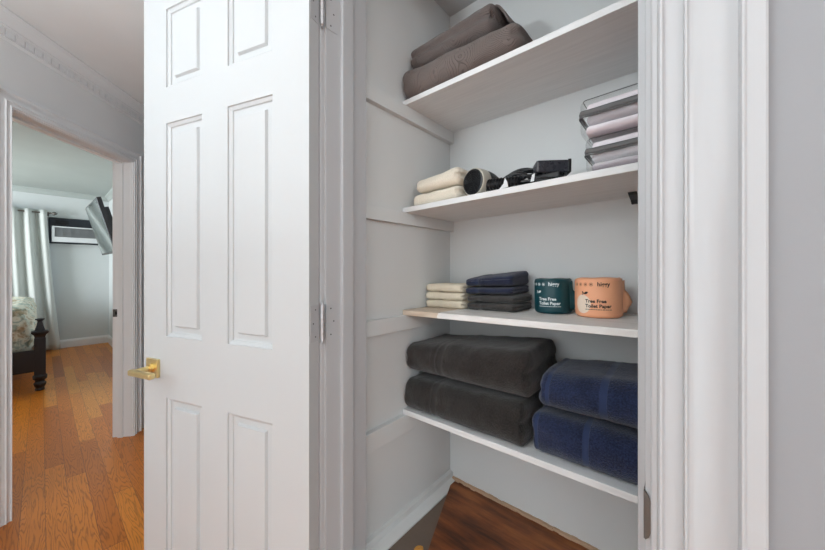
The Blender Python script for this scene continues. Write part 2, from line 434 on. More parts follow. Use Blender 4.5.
# ------------------------------------------------------------------ closet door, open about 160 degrees
F0 = Vector((-.706, .429, 0)); dn = math.hypot(.95, .313)
DD = Vector((-.95/dn, -.313/dn, 0)); DN = Vector((.313/dn, -.95/dn, 0))      # along the door, and its camera side
TDoor = Matrix(((DD.x, -DN.x, 0, F0.x), (DD.y, -DN.y, 0, F0.y), (0, 0, 1, 0), (0, 0, 0, 1)))   # x from hinge, y into the slab
WD, TH, ZB, ZT = .674, .035, .012, 2.178
scols = [0, .1188, .2855, .3918, .5596, WD]
zrows = [ZB, .235, .848, 1.040, 1.705, 1.818, 2.063, ZT]
bm = bmesh.new()
RINGS = [(0, 0), (.0010, .0045), (.0030, .0052), (.0095, .0085), (.0105, .0120), (.014, .0130), (.029, .0130), (.0325, .0055), (.035, .0050)]
for side in (0, 1):
    def P(s, z, d): return bm.verts.new(TDoor @ Vector((s, (d if side == 0 else TH-d), z)))
    for i in range(5):
        for j in range(7):
            s0, s1, z0, z1 = scols[i], scols[i+1], zrows[j], zrows[j+1]
            if i in (1, 3) and j in (1, 3, 5):
                prev = None
                for ins, dp in RINGS:
                    r = [P(s0+ins, z0+ins, dp), P(s1-ins, z0+ins, dp), P(s1-ins, z1-ins, dp), P(s0+ins, z1-ins, dp)]
                    if prev:
                        for k in range(4): bm.faces.new((prev[k], prev[(k+1) % 4], r[(k+1) % 4], r[k]))
                    prev = r
                bm.faces.new(prev)
            else:
                bm.faces.new((P(s0, z0, 0), P(s1, z0, 0), P(s1, z1, 0), P(s0, z1, 0)))
for a, b in zip(scols, scols[1:]):
    for z in (ZB, ZT): bm.faces.new([bm.verts.new(TDoor @ Vector(v)) for v in ((a, 0, z), (b, 0, z), (b, TH, z), (a, TH, z))])
for a, b in zip(zrows, zrows[1:]):
    for s in (0, WD): bm.faces.new([bm.verts.new(TDoor @ Vector(v)) for v in ((s, 0, a), (s, 0, b), (s, TH, b), (s, TH, a))])
bmesh.ops.remove_doubles(bm, verts=bm.verts[:], dist=1e-5)
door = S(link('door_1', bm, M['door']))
# lever set
zr = .936; sr = .618
for side in (0, 1):
    sg = -1 if side == 0 else 1; y0 = 0 if side == 0 else TH
    def Q(s, y, z): return TDoor @ Vector((s, y0+sg*y, z))
    bm = bmesh.new(); ya, yb = sorted((y0+sg*.0, y0+sg*.009))
    box(bm, sr-.029, sr+.029, ya, yb, zr-.029, zr+.029, T=TDoor)
    rose = link('door_handle', bm, M['brass'], door, bevel=.0015); rose['label'] = 'brushed gold lever handle on a square rose'
    bm = bmesh.new(); cyl(bm, Q(sr, .008, zr), Q(sr, .018, zr), .014, seg=24); cyl(bm, Q(sr, .016, zr), Q(sr, .062, zr), .0085, seg=24)
    link('lever_stem', bm, M['brass'], rose, smooth=True, angle=40)
    bm = bmesh.new(); ya, yb = sorted((y0+sg*.050, y0+sg*.068))
    box(bm, sr-.098, sr+.012, ya, yb, zr-.009, zr+.009, T=TDoor)
    link('lever', bm, M['brass'], rose, bevel=.005)
# hinges: barrel, door leaf on the hinge edge, jamb leaf
for k, zc in enumerate((1.92, 1.113, .30)):
    pin = Vector((-.708, .468, 0))
    bm = bmesh.new()
    for i in range(5):
        z0 = zc-.047+i*.0188; T = Matrix.Translation((pin.x, pin.y, z0)); lathe(bm, [(.0046, 0.0), (.0055, .0008), (.0055, .018), (.0046, .0186)], 14, T)
    T = Matrix.Translation((pin.x, pin.y, zc-.052)); lathe(bm, [(.003, 0), (.0045, .002), (.003, .005)], 12, T)
    T = Matrix.Translation((pin.x, pin.y, zc+.047)); lathe(bm, [(.003, 0), (.0048, .002), (.003, .0045)], 12, T)
    hg = link('hinge', bm, M['steel'], door, smooth=True, angle=40)
    hg['label'] = 'metal hinge barrel with painted leaves'
    lf = link('leaf', boxes((-.0012, .0002, .004, .034, zc-.046, zc+.046), T=TDoor), M['trim'], hg)
    lf2 = link('leaf', boxes((DL-.0002, DL+.0013, CY0, CY0+.034, zc-.046, zc+.046)), M['trim'], hg)
    for dz, yy in ((-.034, .014), (0, .023), (.034, .014)):
        bm = bmesh.new(); cyl(bm, (DL+.0008, CY0+yy, zc+dz), (DL+.0018, CY0+yy, zc+dz), .0022, seg=10)
        link('screw', bm, M['screw'], hg)
        bm = bmesh.new(); cyl(bm, TDoor @ Vector((-.0008, TH-yy*.9, zc+dz)), TDoor @ Vector((-.0018, TH-yy*.9, zc+dz)), .0020, seg=10)
        link('screw', bm, M['screw'], hg)

# ------------------------------------------------------------------ shelves
def shelf(zb, tilt, ch, mat, label, dx=SX, y0=.825):
    t = thing('closet_shelf', label, 'shelf', (SX, y0, zb), group='shelves in the closet')
    t.rotation_euler = (0, -math.atan2(tilt, .68), 0)
    bm = bmesh.new(); L = RX-SX
    n = 24
    box(bm, 0.002, L/math.cos(math.atan2(tilt, .68))-.004, 0, BY-y0-.0005, 0, .0175)
    link('board', bm, mat, t, bevel=.0013)
    c = link('cleat', boxes((0, .018, -(y0-CY1-.02), BY-y0, -ch, 0)), M['closet'], t, bevel=.001)
    c.rotation_euler = (0, math.atan2(tilt, .68), 0)
    return t
s1 = shelf(1.819, 0, .047, M['shelf'], 'topmost white closet shelf, carrying the brown quilts')
s2 = shelf(1.446, .0133, .041, M['shelf'], 'second white closet shelf from the top, carrying the hair dryer and the bagged linen')
s3 = shelf(1.089, .0144, .050, M['bareshelf'], 'third white closet shelf from the top, its left end bare wood, carrying toilet paper rolls')
s4 = shelf(.743, .0077, .060, M['shelf'], 'lowest white closet shelf, carrying the charcoal and navy bath towels')
bm = bmesh.new(); extrude_prof(bm, [(BY-.0855, 1.4575), (BY-.001, 1.4575), (BY-.001, 1.437), (BY-.012, 1.437), (BY-.03, 1.445), (BY-.07, 1.452)], [lambda a, b, x=x: Vector((x, a, b)) for x in (-.125, -.105)])
br = link('bracket', bm, M['black_matt'])
br.parent = s2; br.matrix_parent_inverse = (Matrix.Translation((SX, .825, 1.446)) @ Matrix.Rotation(-math.atan2(.0133, .68), 4, 'Y')).inverted()
br['label'] = 'black metal bracket under the back edge'

def ztop(k, x):
    zb, ti = {1: (1.819, 0), 2: (1.446, .0133), 3: (1.089, .0144), 4: (.743, .0077)}[k]
    return zb+.0175+ti*(x-SX)/.68

# ------------------------------------------------------------------ folded textiles
def folded(size, rnd, seed, amp=.003, bands=(), end_layers=0, front_layers=0, crown=.0, shear=0., taper=(0, 0), nx=56, ny=26, nz=14, droop=0., left_round=None, groove=.004):
    """cushion-edged folded cloth, base at z=0, centred in x and y. size = length, depth, height"""
    L, D, H = size; a, b, c = L/2, D/2, H/2; rx, ry, rz = rnd
    bm = bmesh.new(); cache = {}
    def mapv(u, v, w):
        key = (round(u, 5), round(v, 5), round(w, 5))
        if key in cache: return cache[key]
        p = Vector((u*a, v*b, w*c))
        inner = Vector((max(-a+rx, min(a-rx, p.x)), max(-b+ry, min(b-ry, p.y)), max(-c+rz, min(c-rz, p.z))))
        d = p-inner; q = Vector((d.x/rx, d.y/ry, d.z/rz))
        nrm = q.normalized() if q.length > 1e-6 else Vector((0, 0, 1))
        m = max(abs(q.x), abs(q.y), abs(q.z)); 
        # keep rounded superellipse corners evenly spread
        P = inner+Vector((nrm.x*rx, nrm.y*ry, nrm.z*rz)) if q.length > 1e-6 else p
        x, y, z = P
        zz = (z+c)/H
        # grooves between the cloth layers
        if end_layers > 1 and abs(nrm.x) > .4:
            for k in range(1, end_layers):
                z0 = k/end_layers
                g = math.exp(-((zz-z0)/(.22/end_layers))**2); x -= math.copysign(groove*1.6*g, x)
        if front_layers > 1 and nrm.y < -.4:
            for k in range(1, front_layers):
                z0 = k/front_layers+.03*noise.noise((x*9, seed, k))
                g = math.exp(-((zz-z0)/(.2/front_layers))**2); y += groove*1.5*g
        for bx, bw in bands:
            g = 1/(1+math.exp(-(bw-abs(x-bx))/.0015)); s = .0022*g
            x0 = x; y -= nrm.y*s; z -= nrm.z*s
        n1 = noise.noise(Vector((x*11, y*11, z*16))+Vector((seed, 0, 0))); n2 = noise.noise(Vector((x*34, y*34, z*34))+Vector((0, seed, 0)))
        dsp = amp*(n1+.35*n2)
        x += nrm.x*dsp; y += nrm.y*dsp; z += nrm.z*(dsp-amp*.45)*(1 if nrm.z > -.3 else .0)
        t = (x/a+1)/2
        hs = 1+taper[0]*(1-t)+taper[1]*t+crown*(1-min(1, (y/b)**2))*(1-min(1, (x/a)**2))
        z = (z+c)*hs+(droop*(-y/b) if z > 0 else 0)*((z+c)/H)
        x += shear*(y/b)
        vtx = bm.verts.new((x, y, max(0, z))); cache[key] = vtx; return vtx
    def lerp(n): return [-1+2*i/n for i in range(n+1)]
    X, Y, Z = lerp(nx), lerp(ny), lerp(nz)
    def quad(A, B, f):
        for i in range(len(A)-1):
            for j in range(len(B)-1):
                try: bm.faces.new((f(A[i], B[j]), f(A[i+1], B[j]), f(A[i+1], B[j+1]), f(A[i], B[j+1])))
                except ValueError: pass
    for s in (-1, 1):
        quad(X, Y, lambda u, v: mapv(u, v, s)); quad(X, Z, lambda u, w: mapv(u, s, w)); quad(Y, Z, lambda v, w: mapv(s, v, w))
    return bm

def cloth(name, label, cat, center, z, bm, mat, rz=0, group=None, ry=0):
    o = link(name, bm, mat, smooth=True, loc=(center[0], center[1], z)); o.rotation_euler = (0, ry, rz)
    return tag(o, label, cat, group)

def T_(k): return -math.atan2({1: 0, 2: .0133, 3: .0144, 4: .0077}[k], .68)

# quilts on the top shelf
cloth('folded_quilt', 'thick folded brown quilted blanket lying directly on the topmost closet shelf', 'blanket', (-.547, .950), ztop(1, 0)+.0005,
      folded((.430, .285, .104), (.034, .045, .045), 1.3, .005, end_layers=2, front_layers=0, taper=(.02, -.20), crown=.0), M['quilt'], group='brown quilts on the top shelf')
q2 = cloth('folded_quilt', 'smaller folded brown quilted blanket laid on top of the thick one', 'blanket', (-.582, .955), ztop(1, 0)+.106,
      folded((.330, .24, .080), (.02, .034, .034), 5.1, .005, end_layers=2, front_layers=2, taper=(-.05, .12), crown=.0, groove=.006), M['quilt2'], rz=-.03, group='brown quilts on the top shelf', ry=.05)
# loose corner of the upper quilt, folded over its right end
bm = bmesh.new(); rows = []
for i in range(9):
    t = i/8; row = []
    for j in range(9):
        s = j/8
        x = .150+.050*t+.006*math.sin(s*5); y = -.085+.165*s; z = .078-.05*t**1.5+.010*(1-s)*(1-t)+.004*math.sin(s*9+t*4)
        row.append(bm.verts.new((x, y, z)))
    rows.append(row)
for r, q in zip(rows, rows[1:]):
    for j in range(8): bm.faces.new((r[j], r[j+1], q[j+1], q[j]))
o = link('loose_corner', bm, M['quilt2'], q2, smooth=True); sd = o.modifiers.new('s', 'SOLIDIFY'); sd.thickness = .006

# cream hand towels beside the hair dryer
for k, (nm, dz, sz) in enumerate((('lower', 0, (.196, .17, .047)), ('upper', .050, (.184, .16, .049)))):
    cloth('hand_towel', 'cream folded hand towel beside the hair dryer, %s of the two' % nm, 'towel', (-.632+.003*k, .925), ztop(2, -.632)+.001+dz,
          folded(sz, (.018, .022, .022), 11+k*3, .004, end_layers=2, taper=(-.05, .02+.10*k), crown=.02+.06*k), terry('cream towelling %d' % k, (238, 228, 210), var=.06), group='cream towels by the hair dryer', ry=T_(2)-.01, rz=-.03)

# small stack of cream washcloths
for k, nm in enumerate(('lowest', 'middle', 'topmost')):
    cloth('washcloth', 'cream folded washcloth left of the navy hand towels, %s of the three' % nm, 'washcloth', (-.671, 1.012), ztop(3, -.671)+.0005+k*.0292,
          folded((.168-.002*k, .135, .0285), (.012, .014, .0138), 21+k*2, .0025, end_layers=2, bands=((-.02, .005),), nx=44, ny=20, nz=10, crown=.03), terry('cream washcloth towelling %d' % k, (238, 225, 202), var=.06), group='cream washcloths', ry=T_(3))
# charcoal and navy hand towels
specs = [('charcoal folded hand towel lying on the shelf at the bottom of the mixed stack', (66, 62, 60), (80, 76, 74), .0255, 0, 0.0, 0),
         ('charcoal folded hand towel just under the two navy hand towels', (66, 62, 60), (80, 76, 74), .0245, .0270, .04, .001),
         ('navy folded hand towel, lower of the two on the charcoal ones', (38, 44, 68), (54, 62, 88), .0245, .0545, .05, .003),
         ('puffy navy folded hand towel topmost in the mixed stack', (38, 44, 68), (54, 62, 88), .033, .0815, .35, .008)]
for k, (lb, c1, c2, h, dz, tp, dr) in enumerate(specs):
    cloth('hand_towel', lb, 'towel', (-.498+(.006 if k < 2 else -.002), 1.028), ztop(3, -.498)+.0005+dz,
          folded((.180 if k < 2 else .174, .150, h), (.012, .016, h*.47), 31+k*2.7, .0028, end_layers=2, bands=((-.040, .007),), taper=(-.06, tp), nx=50, ny=22, nz=10, droop=-dr, crown=.05),
          terry('hand towelling %d' % k, c1, c2, ((-.040, .007),), var=.4), group='navy and charcoal hand towels' , ry=T_(3)-(.01 if k > 1 else 0))

# bath towels on the lowest shelf
def bath(label, cen, size, dz, col, bcol, bands, seed, taper=(0, 0), crown=.1, rz=0, grp='', rnd=(.05, .05, .06), el=2):
    cloth('bath_towel', label, 'towel', cen, ztop(4, cen[0])+.001+dz,
          folded(size, (rnd[0], rnd[1], min(rnd[2], size[2]*.46)), seed, .006, end_layers=el, bands=bands, taper=taper, crown=crown, nx=80, ny=30, nz=18, groove=.006),
          terry('bath towelling %s %d' % (grp, seed), col, bcol, bands, var=.4, scale=300), rz=rz, group=grp, ry=T_(4))
bath('large charcoal folded bath towel lying on the lowest shelf', (-.543, .963), (.430, .275, .120), 0, (47, 44, 42), (58, 55, 54), ((-.078, .008), (-.098, .004)), 41, (-.10, .04), 0, 0, 'charcoal bath towels', (.016, .034, .050))
bath('large charcoal folded bath towel on top of the other charcoal one', (-.537, .968), (.444, .275, .122), .131, (50, 46, 44), (60, 57, 56), ((-.065, .008), (-.088, .004)), 47, (-.22, .10), .03, .0, 'charcoal bath towels', (.020, .045, .054))
bath('large navy folded bath towel lying on the lowest shelf right of the charcoal ones', (-.112, .970), (.410, .265, .110), 0, (38, 46, 72), (52, 64, 96), ((-.072, .007), (-.188, .004)), 53, (-.05, .0), 0, 0, 'navy bath towels', (.012, .035, .048))
bath('large navy folded bath towel on top of the other navy one', (-.103, .976), (.408, .265, .114), .117, (39, 48, 75), (54, 66, 99), ((-.046, .008), (-.172, .005)), 59, (-.20, .08), .03, 0, 'navy bath towels', (.022, .055, .052))

# ------------------------------------------------------------------ bagged linen
bx0, bx1, by0, by1 = -.193, .135, .842, 1.085
def bag(z, h, label, mats_, lbls, dx):
    cx, cy = (bx0+bx1)/2+dx, (by0+by1)/2; L, D = bx1-bx0, by1-by0
    t = thing('storage_bag', label, 'bag', (cx, cy, z), group='clear bags of linen'); t.rotation_euler = (0, T_(2), 0)
    bm = folded((L, D, h), (.018, .018, .016), 61+dx*100, .0015, nx=40, ny=24, nz=12)
    link('clear_cover', bm, M['vinyl'], t, smooth=True)
    # grey zip binding round the middle and thin piping
    def loop(zz, off, r):
        pts = []; hx, hy, rr = L/2+off, D/2+off, .02
        for qx, qy, a0 in ((hx-rr, hy-rr, 0), (-hx+rr, hy-rr, PI/2), (-hx+rr, -hy+rr, PI), (hx-rr, -hy+rr, 1.5*PI)):
            for k in range(5): a = a0+PI/2*k/4; pts.append((qx+rr*math.cos(a), qy+rr*math.sin(a), zz+.002*math.sin(qx*40+k)))
        pts.append(pts[0]); return pts
    bm = bmesh.new(); P_ = loop(h*.60, .001, 0); prev = None
    for (x, y, zz) in P_:
        v = [bm.verts.new((x, y, zz-.0065)), bm.verts.new((x*1.012, y*1.012, zz)), bm.verts.new((x, y, zz+.0065))]
        if prev:
            bm.faces.new((prev[0], prev[1], v[1], v[0])); bm.faces.new((prev[1], prev[2], v[2], v[1]))
        prev = v
    o = link('zip_binding', bm, M['grey_band'], t, smooth=True); sd = o.modifiers.new('s', 'SOLIDIFY'); sd.thickness = .0012
    bm = bmesh.new(); tube(bm, loop(h*.60-.009, .002, 0), .0016, 6); tube(bm, loop(h-.004, -.006, 0), .0010, 6)
    link('piping', bm, M['grey_band'], t, smooth=True)
    n = len(mats_); lh = (h-.012)/n
    for k, (mm, lb) in enumerate(zip(mats_, lbls)):
        zz = .004+k*lh
        o = cloth('folded_sheet', lb, 'sheet', (cx, cy), z+zz, folded((L-.022, D-.022, lh*.93), (.01, .012, lh*.42), 71+k*3+h*100, .002, nx=40, ny=20, nz=8, end_layers=1), M[mm], group='folded sheets in the clear bags', ry=T_(2))
z2 = ztop(2, -.03)+.001
bag(z2, .088, 'clear zipped vinyl storage bag of folded sheets, lower one, lying on the shelf', ('mauve', 'mauve', 'pink'),
    ('mauve grey folded sheet at the bottom of the lower clear bag', 'mauve grey folded sheet in the middle of the lower clear bag', 'pale pink folded sheet at the top of the lower clear bag'), .006)
bag(z2+.090, .092, 'clear zipped vinyl storage bag of folded sheets, upper one of the pair', ('pink', 'mauve', 'pink'),
    ('pale pink folded sheet at the bottom of the upper clear bag', 'mauve grey folded sheet in the middle of the upper clear bag', 'pale pink folded sheet at the top of the upper clear bag'), -.006)

# ------------------------------------------------------------------ toilet paper rolls
def text_mesh(body, size, bold=0.0):
    cu = bpy.data.curves.new('t', 'FONT'); cu.body = body; cu.size = size; cu.offset = bold; cu.resolution_u = 3
    o = bpy.data.objects.new('t', cu); C.objects.link(o)
    bpy.context.view_layer.update(); dg = bpy.context.evaluated_depsgraph_get()
    me = bpy.data.meshes.new_from_object(o.evaluated_get(dg))
    bpy.data.objects.remove(o); return me

def wrapped_roll(center, r, h, z, face, mat, inkmat, label, name, twist, spot=None):
    """upright wrapped roll; lettering centred on angle face (world radians)"""
    t = thing(name, label, 'toilet paper', (center[0], center[1], z), group=None); t.rotation_euler = (0, T_(3), 0)
    bm = bmesh.new(); seg = 64; rings = []
    prof = [(.012, .004), (r*.55, .0015), (r*.88, 0), (r*.97, .003), (r, .010), (r*1.005, h*.3), (r, h*.6), (r, h-.010), (r*.97, h-.003), (r*.88, h), (r*.6, h-.003), (r*.3, h-.007), (.012, h-.012)]
    for q, (rr, zz) in enumerate(prof):
        ring = []
        for i in range(seg):
            a = 2*PI*i/seg; wr = 1+.010*noise.noise((math.cos(a)*2.2+center[0]*9, math.sin(a)*2.2, zz*18))
            if q in (10, 11): wr += .02*math.sin(a*9)
            # straighter behind and to the side: a loosely wrapped, slightly squared packet
            ring.append(bm.verts.new((rr*wr*math.cos(a), rr*wr*math.sin(a), zz+(.0007*math.sin(a*5+1) if zz > h*.8 else 0))))
        rings.append(ring)
    for a, b in zip(rings, rings[1:]):
        for i in range(seg): bm.faces.new((a[i], a[(i+1) % seg], b[(i+1) % seg], b[i]))
    bm.faces.new(rings[0]); bm.faces.new(rings[-1])
    link('paper_wrapper', bm, mat, t, smooth=True)
    # side seam fold that stands away from the roll
    if twist is not None:
        bm = bmesh.new(); rows = []
        for i in range(9):
            s = i/8; zz = .012+(h-.022)*s; row = []
            out = .004+.017*max(0, 1-abs(s-.35)/.42)
            for j in range(4):
                u = j/3; ang = twist-.20+.20*u
                rad = r*1.0+out*u*u
                row.append(bm.verts.new((rad*math.cos(ang), rad*math.sin(ang), zz+.003*u*math.sin(s*14))))
            rows.append(row)
        for a, b in zip(rows, rows[1:]):
            for j in range(3): bm.faces.new((a[j], a[j+1], b[j+1], b[j]))
        o = link('wrapper_fold', bm, mat, t, smooth=True); sd = o.modifiers.new('s', 'SOLIDIFY'); sd.thickness = .0012
    R = r*1.012+.0004
    def bend(x, y): a = face+x/R; return Vector((R*math.cos(a), R*math.sin(a), y))
    def place(me, x0, y0, bm):
        vs = [bm.verts.new(bend(v.co.x+x0, v.co.y+y0)) for v in me.vertices]
        for p in me.polygons:
            try: bm.faces.new([vs[i] for i in p.vertices])
            except ValueError: pass
    for args in ((text_mesh('Tree Free', .0125, .0004), -.026, h*.385), (text_mesh('Toilet Paper', .0125, .0004), -.026, h*.262), (text_mesh('higgy', .0150, .0003), .004, h*.80)):
        bm = bmesh.new(); place(*args, bm); link('lettering', bm, inkmat, t)
    bm = bmesh.new()      # unreadably small line under the name, as a dashed rule
    x = -.026
    while x < .034:
        wd = .0025+.003*abs(math.sin(x*900)); v = [bm.verts.new(bend(a, b)) for a, b in ((x, h*.205), (x+wd, h*.205), (x+wd, h*.205+.0016), (x, h*.205+.0016))]
        bm.faces.new(v); x += wd+.0012
    link('fine_print', bm, inkmat, t)
    bm = bmesh.new()     # row of little round icons
    for k in range(4):
        cx = -.054+k*.0145; n = 14
        for (ra, rb) in ((.0046, .0038), (.0024, .0)):
            o_ = [bm.verts.new(bend(cx+ra*math.cos(2*PI*i/n), h*.84+ra*math.sin(2*PI*i/n))) for i in range(n)]
            if rb:
                i_ = [bm.verts.new(bend(cx+rb*math.cos(2*PI*i/n), h*.84+rb*math.sin(2*PI*i/n))) for i in range(n)]
                for i in range(n): bm.faces.new((o_[i], o_[(i+1) % n], i_[(i+1) % n], i_[i]))
            else: bm.faces.new(o_)
    link('icon_row', bm, inkmat if spot is None else M['ink_soft'], t)
    bm = bmesh.new()     # leaf sprig
    def leaf(cx, cy, L, W, ang):
        pts = []
        for k in range(9): s = k/8; pts.append((s*L, W*math.sin(PI*s)**.8))
        for k in range(7, 0, -1): s = k/8; pts.append((s*L, -W*math.sin(PI*s)**.8))
        bm.faces.new([bm.verts.new(bend(cx+x*math.cos(ang)-y*math.sin(ang), cy+x*math.sin(ang)+y*math.cos(ang))) for x, y in pts])
    leaf(-.030, h*.60, .013, .0032, .42); leaf(-.030, h*.60, .009, .0016, 2.2); leaf(-.031, h*.585, .006, .001, 3.0)
    link('leaf_mark', bm, inkmat, t)
    if spot:
        bm = bmesh.new(); Rs = R-.0002; prev = None
        for i in range(25):
            a = PI*i/24; x = -.034-.022*math.cos(a); hh = .025*math.sin(a)+.0001; an = face+x/Rs
            v = [bm.verts.new((Rs*math.cos(an), Rs*math.sin(an), h*.34+q)) for q in (-hh, hh)]
            if prev: bm.faces.new((prev[0], prev[1], v[1], v[0]))
            prev = v
        link('pale_patch', bm, spot, t)
M['ink_dark'] = plain('black ink', (34, 28, 28), .6); M['ink_white'] = plain('white ink', (225, 232, 232), .6); M['ink_soft'] = plain('brown ink', (150, 96, 70), .6)
M['orange'] = paint('orange wrapping paper', (255, 182, 140), .55, .5, 40, .03); M['teal'] = paint('teal wrapping paper', (14, 70, 78), .4, .5, 40, .08)
M['patch'] = paint('pale printed patch', (250, 226, 206), .6, .2)
wrapped_roll((-.190, 1.015), .0582, .106, ztop(3, -.184)+.001, math.atan2(-.983, .184)-.10, M['orange'], M['ink_dark'],
             'orange paper wrapped toilet roll at the right end of the third shelf', 'toilet_roll', math.atan2(-.983, .184)+1.55, M['patch'])
wrapped_roll((-.316, 1.032), .0535, .104, ztop(3, -.312)+.001, math.atan2(-1.03, .312)-.30, M['teal'], M['ink_white'],
             'dark teal paper wrapped toilet roll left of the orange one', 'toilet_roll', math.atan2(-1.03, .312)+1.2)

# ------------------------------------------------------------------ hair dryer with its cord and plug box
zs = ztop(2, -.45)
t = thing('hair_dryer', 'black hair dryer with a cream ring, coiled cord and plug box on the second shelf', 'hair dryer', (-.49, .86, zs))
t.rotation_euler = (0, T_(2), 0)
r0 = .042; cz = r0+.001
ax0 = Vector((-.002, -.010, cz)); ax1 = ax0+Vector((.022, .100, 0))
T, L = axis_T(ax0, ax1)
bm = bmesh.new(); lathe(bm, [(.034, .034), (.0415, .036), (.0415, .055), (.038, .075), (.032, .095), (.026, L+.008), (.022, L+.010)], 36, T)
link('barrel', bm, M['black_matt'], t, smooth=True, angle=40)
bm = bmesh.new(); lathe(bm, [(.0375, 0), (.0415, .001), (.0425, .004), (.0430, .034), (.041, .037), (.034, .037)], 40, T)
link('cream_ring', bm, M['cream_plastic'], t, smooth=True, angle=40)
bm = bmesh.new(); lathe(bm, [(.0385, .004), (.0385, -.0015), (.034, -.003), (.0335, -.001), (.0, -.001)][:-1]+[(.001, -.001)], 40, T)
for k in range(5):
    rr = .007+k*.006; n = 28; pts = [T @ Vector((rr*math.cos(2*PI*i/n), rr*math.sin(2*PI*i/n), -.002)) for i in range(n+1)]; tube(bm, pts, .0011, 5)
for k in range(8):
    a = PI*k/8; tube(bm, [T @ Vector((.033*math.cos(a), .033*math.sin(a), -.0022)), T @ Vector((-.033*math.cos(a), -.033*math.sin(a), -.0022))], .0009, 5)
link('intake_grille', bm, M['grille'], t, smooth=True, angle=40)
bm = bmesh.new()      # ribbed handle lying towards the right
pr = []; LL = .118
for k in range(25): pr.append((.0150+(.0042 if k % 2 else 0)-.0001*k, k*LL/24))
Th, _ = axis_T((.028, .012, .030), (.125, .004, .0205)); lathe(bm, pr, 20, Th)
link('handle', bm, M['black'], t, smooth=True, angle=50)
bm = bmesh.new()      # loops of cord
def arc(cx, cy, z, R_, tilt, a0, a1, r=.0042, n=22):
    tube(bm, [(cx+R_*math.cos(a0+(a1-a0)*i/n), cy+tilt*math.sin(a0+(a1-a0)*i/n)*R_, z+R_*.95*abs(math.sin(a0+(a1-a0)*i/n))) for i in range(n+1)], r, 8)
arc(.105, .075, .014, .070, .25, 0, PI); arc(.116, .085, .012, .062, .2, 0, PI); arc(.100, .062, .016, .048, .1, 0, PI); arc(.126, .05, .008, .045, .3, 0, PI); arc(.128, .07, .010, .064, .15, 0, PI); arc(.095, .05, .014, .055, .35, 0, PI); arc(.140, .06, .006, .052, .5, 0, PI)
for k in range(6):
    x0 = .112+.004*k; y0 = -.004+.010*k
    tube(bm, [(x0, y0, .010+.003*(k % 3)), (x0+.035, y0+.012*math.sin(k), .016+.004*(k % 2)), (x0+.075, y0-.006+.008*math.cos(k), .012+.003*(k % 3)), (x0+.12, y0+.004, .007+.003*(k % 2))], .0042, 8)
link('cord', bm, M['black'], t, smooth=True)
bm = bmesh.new(); Tb = Matrix.Translation((.212, .052, .0505)) @ Matrix.Rotation(.55, 4, 'Z') @ Matrix.Rotation(.04, 4, 'Y')
box(bm, -.050, .036, -.024, .024, -.017, .017, T=Tb)
pb = link('plug_box', bm, M['grey_plastic'], t, bevel=.006)
bm = bmesh.new(); box(bm, .030, .0385, -.025, .025, -.018, .018, T=Tb); link('end_cap', bm, M['black'], pb, bevel=.002)
bm = bmesh.new(); box(bm, .0385, .0392, -.012, .004, -.006, .006, T=Tb); link('rating_label', bm, M['tagwhite'], pb)
bm = bmesh.new(); box(bm, .15, .268, -.006, .050, .001, .0075); box(bm, .17, .235, .02, .075, .008, .032)
link('plug', bm, M['black_matt'], t, bevel=.003)
bm = bmesh.new(); v = [bm.verts.new(p) for p in ((.088, -.022, .002), (.116, -.025, .003), (.112, -.021, .018), (.104, -.019, .032), (.100, -.020, .016))]
bm.faces.new(v); o = link('warning_tag', bm, M['tagwhite'], t); sd = o.modifiers.new('s', 'SOLIDIFY'); sd.thickness = .0006
bm = bmesh.new(); v = [bm.verts.new(p) for p in ((.171, -.010, .009), (.181, -.011, .009), (.183, -.009, .030), (.176, -.009, .028))]
bm.faces.new(v); o = link('cord_tie', bm, M['tagwhite'], t); sd = o.modifiers.new('s', 'SOLIDIFY'); sd.thickness = .001

# wood chip on the closet floor
bm = bmesh.new(); bmesh.ops.create_icosphere(bm, subdivisions=2, radius=.012)
for v in bm.verts: v.co = Vector((v.co.x*1.1, v.co.y*1.5, v.co.z*.5))+v.co*.5*noise.noise(v.co*180)
tag(link('wood_chip', bm, M['scrap'], loc=(-.635, .765, FZ+.003)), 'small yellow wood chip at the left edge of the closet floor', 'wood chip')

# ------------------------------------------------------------------ bedroom
# curtain
def curtain_x(s, z): return -7.36+.045*math.sin(s*2*PI*7.5)+.012*math.sin(s*23+z*1.5)
bm = bmesh.new(); NX, NZ = 150, 24; rows = []
for j in range(NZ+1):
    f = j/NZ; z = .02+2.12*f; row = []
    for i in range(NX+1):
        s = i/NX; yr = .05+.14*(1-f)**1.3; y = -1.02+(yr+1.02)*s
        row.append(bm.verts.new((curtain_x(s, z)+.02*(1-f), y, z)))
    rows.append(row)
for a, b in zip(rows, rows[1:]):
    for i in range(NX): bm.faces.new((a[i], a[i+1], b[i+1], b[i]))
o = link('curtain', bm, M['curtain'], smooth=True); sd = o.modifiers.new('s', 'SOLIDIFY'); sd.thickness = .003
tag(o, 'pale sage floor length curtain in the bedroom beside the air conditioner', 'curtain')
t = thing('curtain_rod', 'thin metal curtain rod with a round finial above the bedroom window', 'curtain rod', (-7.36, -.45, 2.10))
bm = bmesh.new(); cyl(bm, (0, -.7, 0), (0, .53, 0), .011); link('rod', bm, M['rod'], t, smooth=True, angle=40)
bm = bmesh.new(); T, L = axis_T((0, .53, 0), (0, .61, 0)); lathe(bm, [(.014, 0), (.016, .006), (.009, .012), (.012, .02), (.024, .034), (.027, .048), (.018, .066), (.004, .08)], 18, T)
link('finial', bm, M['rod'], t, smooth=True)
bm = bmesh.new(); box(bm, -.14, .0, .495, .51, -.01, .01); box(bm, -.14, -.13, .48, .525, -.03, .03); link('wall_bracket', bm, M['rod'], t)

